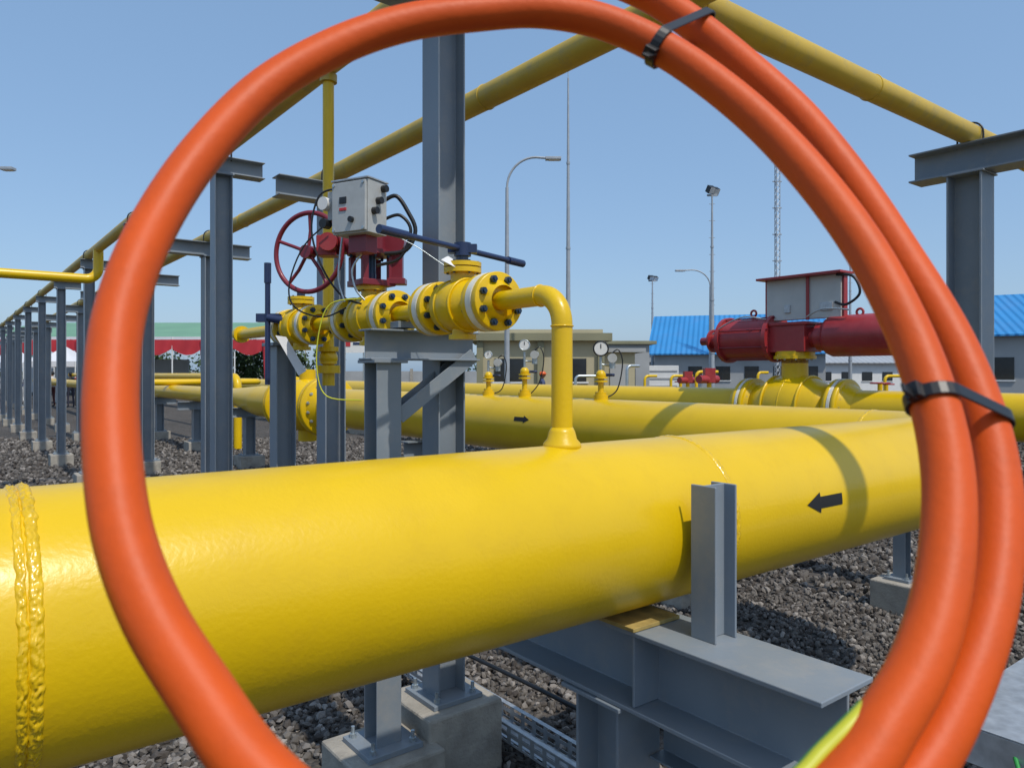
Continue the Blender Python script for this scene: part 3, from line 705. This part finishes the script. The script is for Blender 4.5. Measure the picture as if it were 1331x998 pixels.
# ---------------------------------------------------------------- people
def person(u,y,h,shirt,pants,hair,face=0.,helmet=None):
    e=parent_empty('person'); P=G(u,y); k=h/1.75
    skinm=mk('skin',(.32,.17,.10),.6); 
    me=bpy.data.meshes.new('body')
    V=[(0,0,.95),(0,0,1.15),(0,0,1.38),(0,0,1.5),(0,0,1.56),(.19,0,1.42),(.24,.02,1.15),(.25,-.06,.9),(-.19,0,1.42),(-.25,.02,1.15),(-.22,-.12,.93),(.1,0,.9),(.11,-.02,.5),(.11,.02,.08),(.12,-.13,.04),(-.1,0,.9),(-.12,-.02,.5),(-.13,.02,.08),(-.14,-.13,.04)]
    Ed=[(0,1),(1,2),(2,3),(3,4),(2,5),(5,6),(6,7),(2,8),(8,9),(9,10),(0,11),(11,12),(12,13),(13,14),(0,15),(15,16),(16,17),(17,18)]
    Rr=[.15,.14,.15,.06,.055,.06,.045,.03,.06,.045,.03,.09,.062,.045,.035,.09,.062,.045,.035]
    me.from_pydata(V,Ed,[]); o=bpy.data.objects.new('body',me); scene.collection.objects.link(o); o.parent=e
    m=bpy.data.materials.new('clothes'); m.use_nodes=True; nt=m.node_tree
    tc=nt.nodes.new('ShaderNodeTexCoord'); sx=nt.nodes.new('ShaderNodeSeparateXYZ'); cr=nt.nodes.new('ShaderNodeValToRGB')
    cr.color_ramp.interpolation='CONSTANT'; el=cr.color_ramp.elements
    el[0].color=(.02,.02,.02,1); el[1].position=.05; el[1].color=(*pants,1); x=el.new(.5); x.color=(*shirt,1); x=el.new(.765); x.color=(.32,.17,.10,1)
    mr=nt.nodes.new('ShaderNodeMath'); mr.operation='DIVIDE'; mr.inputs[1].default_value=2.0
    nt.links.new(tc.outputs['Object'],sx.inputs[0]); nt.links.new(sx.outputs[2],mr.inputs[0]); nt.links.new(mr.outputs[0],cr.inputs[0]); nt.links.new(cr.outputs[0],nt.nodes['Principled BSDF'].inputs['Base Color'])
    nt.nodes['Principled BSDF'].inputs['Roughness'].default_value=.8
    me.materials.append(m)
    s=o.modifiers.new('skin','SKIN')
    for i,v in enumerate(me.skin_vertices[0].data): v.radius=(Rr[i],Rr[i]*.8); v.use_root=(i==0)
    o.modifiers.new('sub','SUBSURF').levels=1; o.modifiers['sub'].render_levels=1
    b=B('head'); c=Vector((0,-.01,1.65)); b.sphere(c,.105,skinm,sc=(.78,.92,1.1),n=16)
    b.sphere(c+Vector((0,.018,.02)),.11,mk('hair',hair,.7),sc=(.8,.92,1.0),n=16)
    b.cyl(c+Vector((0,-.085,-.01)),c+Vector((0,-.115,-.025)),.013,skinm,seg=8)
    for sg in(-1,1): b.sphere(c+Vector((sg*.03,-.088,.01)),.01,BLK,n=8); b.sphere(c+Vector((sg*.083,.0,-.01)),.02,skinm,n=8)
    if helmet is not None:
        hm=mk('helmet',helmet,.4); b.sphere(c+Vector((0,0,.05)),.125,hm,sc=(.9,1.05,.8),n=16); b.cyl(c+Vector((0,-.02,.04)),c+Vector((0,-.02,.05)),.15,hm,seg=20)
    b.done(parent=e)
    e.location=P; e.scale=(k,k,k); e.rotation_euler=(0,0,face)
pp=[(8,46,(.05,.05,.07),(.03,.03,.04)),(22,45,(.5,.5,.5),(.04,.05,.1)),(34,47,(.05,.08,.2),(.03,.03,.03)),(68,43,(.6,.55,.5),(.1,.03,.03)),(92,42,(.03,.03,.03),(.03,.03,.05)),(101,44,(.3,.05,.04),(.05,.05,.05)),(228,50,(.4,.42,.45),(.04,.04,.05)),(262,52,(.06,.1,.25),(.02,.02,.03)),(596,30,(.05,.09,.3),(.04,.05,.12)),(705,31,(.06,.08,.16),(.04,.04,.08))]
for i,(u,y,sc,pc) in enumerate(pp):
    person(u,y,random.uniform(1.9,2.08),sc,pc,(.01,.01,.01),random.uniform(-2.5,2.5),(.7,.12,.02) if i>=8 else None)

# ---------------------------------------------------------------- ground
m=bpy.data.materials.new('gravel_ground'); m.use_nodes=True; nt=m.node_tree; N=nt.nodes; L=nt.links
tc=N.new('ShaderNodeTexCoord'); vo=N.new('ShaderNodeTexVoronoi'); vo.inputs['Scale'].default_value=26
L.new(tc.outputs['Object'],vo.inputs['Vector'])
cr=N.new('ShaderNodeValToRGB'); cr.color_ramp.elements[0].color=(.05,.042,.036,1); cr.color_ramp.elements[1].color=(.19,.168,.148,1)
sx=N.new('ShaderNodeSeparateColor'); L.new(vo.outputs['Color'],sx.inputs[0]); L.new(sx.outputs[0],cr.inputs[0])
no=N.new('ShaderNodeTexNoise'); no.inputs['Scale'].default_value=.35; no.inputs['Detail'].default_value=8; L.new(tc.outputs['Object'],no.inputs['Vector'])
mx=N.new('ShaderNodeMix'); mx.data_type='RGBA'; mx.blend_type='MULTIPLY'; mx.inputs[0].default_value=.6
L.new(cr.outputs[0],mx.inputs[6]); L.new(no.outputs['Fac'],mx.inputs[7]); 
L.new(mx.outputs[2],N['Principled BSDF'].inputs['Base Color']); N['Principled BSDF'].inputs['Roughness'].default_value=.95
bp=N.new('ShaderNodeBump'); bp.inputs['Strength'].default_value=1; bp.inputs['Distance'].default_value=.03; bp.invert=True
L.new(vo.outputs['Distance'],bp.inputs['Height']); L.new(bp.outputs[0],N['Principled BSDF'].inputs['Normal'])
b=B('ground'); b.add([Vector((-1500,-60,0)),Vector((1500,-60,0)),Vector((1500,3000,0)),Vector((-1500,3000,0))],[(0,1,2,3)],m); b.done()
sm=bpy.data.materials.new('crushed_stone'); sm.use_nodes=True; nt=sm.node_tree; N=nt.nodes; L=nt.links
ge=N.new('ShaderNodeNewGeometry'); cr=N.new('ShaderNodeValToRGB')
cols=[(0,(.05,.041,.035)),(.3,(.095,.082,.072)),(.6,(.14,.126,.112)),(.88,(.20,.18,.163)),(1,(.33,.30,.27))]
cr.color_ramp.elements[0].color=(*cols[0][1],1); cr.color_ramp.elements[1].color=(*cols[-1][1],1)
for p_,c_ in cols[1:-1]: x=cr.color_ramp.elements.new(p_); x.color=(*c_,1)
L.new(ge.outputs['Random Per Island'],cr.inputs[0]); L.new(cr.outputs[0],N['Principled BSDF'].inputs['Base Color']); N['Principled BSDF'].inputs['Roughness'].default_value=.9
t=(1+5**.5)/2
iv=np.array([(-1,t,0),(1,t,0),(-1,-t,0),(1,-t,0),(0,-1,t),(0,1,t),(0,-1,-t),(0,1,-t),(t,0,-1),(t,0,1),(-t,0,-1),(-t,0,1)],float)/math.sqrt(1+t*t)
ifc=np.array([(0,11,5),(0,5,1),(0,1,7),(0,7,10),(0,10,11),(1,5,9),(5,11,4),(11,10,2),(10,7,6),(7,1,8),(3,9,4),(3,4,2),(3,2,6),(3,6,8),(3,8,9),(4,9,5),(2,4,11),(6,2,10),(8,6,7),(9,8,1)])
rng=np.random.RandomState(11)
def zone(y0,y1,dens,size):
    n=int(dens*(y1-y0)*(1.7*y1+2))
    y=rng.uniform(y0,y1,n); x=rng.uniform(-.85*y1-1,.85*y1+1,n); k=np.abs(x)<.82*y+1
    return np.stack([x[k],y[k],np.full(k.sum(),size)],1)
Z1=zone(1.2,6.5,850,.020); Z2=zone(6.5,11,330,.026); Z3=zone(11,22,80,.038)
A=np.concatenate([Z1,Z2,Z3]); n=len(A)
sc=A[:,2:3]*rng.uniform(.5,1.5,(n,1))*np.stack([rng.uniform(.8,1.3,n),rng.uniform(.7,1.1,n),rng.uniform(.5,.9,n)],1)
q=rng.normal(size=(n,4)); q/=np.linalg.norm(q,axis=1)[:,None]; w,x,y,z=q.T
Rm=np.stack([1-2*(y*y+z*z),2*(x*y-z*w),2*(x*z+y*w),2*(x*y+z*w),1-2*(x*x+z*z),2*(y*z-x*w),2*(x*z-y*w),2*(y*z+x*w),1-2*(x*x+y*y)],1).reshape(n,3,3)
jit=iv[None]*(1+rng.uniform(-.28,.28,(n,12,1)))
Vv=np.einsum('nij,nkj->nki',Rm,jit*sc[:,None,:])
Vv[:,:,0]+=A[:,0:1]; Vv[:,:,1]+=A[:,1:2]; Vv[:,:,2]+=(A[:,2]*rng.uniform(.0,1.1,n))[:,None]
Vv=Vv.reshape(-1,3); Ff=(ifc[None]+12*np.arange(n)[:,None,None]).reshape(-1,3)
me=bpy.data.meshes.new('gravel'); me.vertices.add(len(Vv)); me.vertices.foreach_set('co',Vv.ravel().astype(np.float32))
me.loops.add(Ff.size); me.loops.foreach_set('vertex_index',Ff.ravel().astype(np.int32)); me.polygons.add(len(Ff))
me.polygons.foreach_set('loop_start',(np.arange(len(Ff))*3).astype(np.int32)); me.polygons.foreach_set('loop_total',np.full(len(Ff),3,np.int32)); me.materials.append(sm)
me.update(calc_edges=True); me.polygons.foreach_set('use_smooth',np.zeros(len(Ff),bool))
o=bpy.data.objects.new('gravel',me); scene.collection.objects.link(o)
print('stones',n)

# ---------------------------------------------------------------- orange hose coil
DH=.03; RH=.0139
def HP(u,v,k=1.):
    w=67.5-.0084*(u-700)+.042*(v-500); return S(u,v,DH*961/w*k)
hc=parent_empty('orange_hose_coil')
s2p=[(560,-75),(680,-48),(760,-36),(833,-10),(898,30),(968,86),(1041,153),(1110,239),(1172,333),(1226,422),(1264,505),(1289,590),(1297,680),(1287,780),(1256,880),(1204,985),(1140,1060),(1020,1150),(830,1210),(620,1190),(470,1110),(338,1005),(262,900),(200,800),(162,700),(147,600),(145,500),(158,400),(197,300),(262,200),(345,115),(440,60),(530,30),(620,18),(700,14),(780,28),(858,62),(930,110),(1000,170),(1070,248),(1130,333),(1180,430),(1213,520),(1231,610),(1232,700),(1219,790),(1192,870),(1152,940),(1110,1005),(1030,1080),(900,1140),(720,1150)]
pp_=[]
for i,(u,v) in enumerate(s2p):
    k=1.06 if i<16 else (1.06-.06*min(1,(i-15)/6))
    pp_.append(HP(u,v,k))
lead=[Vector((-.55,-.9,2.25)),Vector((-.45,-.3,2.42)),Vector((-.25,.25,2.42))]
cl=crom(lead+pp_,9)
b=B('hose'); b.tube(cl,RH,HOSE,seg=32); b.done(parent=hc)
def ziptie(i1,i2,name,tail):
    p1=pp_[i1]; p2=pp_[i2]; t=(pp_[i1+1]-pp_[i1-1]).normalized(); d=(p2-p1); d=(d-t*d.dot(t)); dl=d.length; d.normalize(); nn=t.cross(d)
    rr=RH+.0012; pts=[]; c1=p1; c2=p1+d*dl
    for k in range(13): a=math.pi/2+math.pi*k/12; pts.append((c1,math.cos(a),math.sin(a)))
    for k in range(13): a=-math.pi/2+math.pi*k/12; pts.append((c2,math.cos(a),math.sin(a)))
    vs=[];n=len(pts); hw=.0042; th=.0016
    for c,ca,sa in pts:
        o=d*ca+nn*sa
        for r_,w_ in((rr,-hw),(rr+th,-hw),(rr+th,hw),(rr,hw)): vs.append(c+o*r_+t*w_)
    fs=[]
    for i in range(n):
        j=(i+1)%n
        for k in range(4): fs.append((i*4+k,j*4+k,j*4+(k+1)%4,i*4+(k+1)%4))
    b=B(name); b.add(vs,fs,BLK)
    head=c1-d*(rr+.003); b.box(head,(.008,.01,.009),BLK,(d,t,nn))
    b.box(head-d*.006*tail+t*0.002,(.012,.006,.002),BLK,((d+t*.2).normalized(),t,nn))
    b.done(.0006,hc)
i1=s2p.index((858,62)); i2=s2p.index((898,30)); ziptie(i1,i2,'cable_tie',1)
i1=s2p.index((1213,520)); i2=s2p.index((1264,505)); ziptie(i1,i2,'cable_tie_2',1)
b=B('earth_wire'); b.tube(crom([HP(1228,760,1.04),HP(1185,850,1.03),HP(1120,925,1.0),HP(1070,975,1.0),HP(1030,1015,1.0),HP(930,1080)],8),.0036,EC,12)
b.tube(crom([HP(1224,765,1.055),HP(1181,853,1.045),HP(1115,926,1.015),HP(1065,976,1.015),HP(1025,1016,1.015),HP(926,1080,1.02)],8),.0034,GREENW,12); b.done(parent=hc)

# ---------------------------------------------------------------- light
EL=math.radians(57); AZ=math.atan2(.61,-.79)
sd=Vector((math.sin(AZ)*math.cos(EL),math.cos(AZ)*math.cos(EL),math.sin(EL)))
w=bpy.data.worlds.new('World'); scene.world=w; w.use_nodes=True; nt=w.node_tree
sk=nt.nodes.new('ShaderNodeTexSky'); sk.sky_type='NISHITA'; sk.sun_disc=False; sk.sun_elevation=EL; sk.sun_rotation=AZ; sk.air_density=1.0; sk.dust_density=1.5; sk.ozone_density=1.6
ad=nt.nodes.new('ShaderNodeMix'); ad.data_type='RGBA'; ad.blend_type='MIX'; ad.inputs[0].default_value=.55; ad.clamp_result=False
ad.inputs[7].default_value=(1.75,3.05,4.95,1)   # humid haze veil
nt.links.new(sk.outputs[0],ad.inputs[6])
bg=nt.nodes['Background']; bg.inputs[1].default_value=.15; nt.links.new(ad.outputs[2],bg.inputs[0])
l=bpy.data.lights.new('sun','SUN'); l.energy=3.0; l.angle=math.radians(.8); l.color=(1,.94,.84)
o=bpy.data.objects.new('sun',l); o.rotation_euler=(-sd).to_track_quat('-Z','Y').to_euler(); o.location=sd*30; scene.collection.objects.link(o)
# ---------------------------------------------------------------- camera
cam=bpy.data.cameras.new('camera'); cam.sensor_width=36; cam.lens=26; cam.shift_y=-14/1331; cam.clip_start=.02; cam.clip_end=5000
cam.dof.use_dof=True; cam.dof.focus_distance=4; cam.dof.aperture_fstop=12
co=bpy.data.objects.new('camera',cam); co.location=(0,0,H); co.rotation_euler=(math.pi/2,0,0); scene.collection.objects.link(co); scene.camera=co
scene.view_settings.view_transform='Standard'; scene.view_settings.look='None'; scene.view_settings.exposure=0
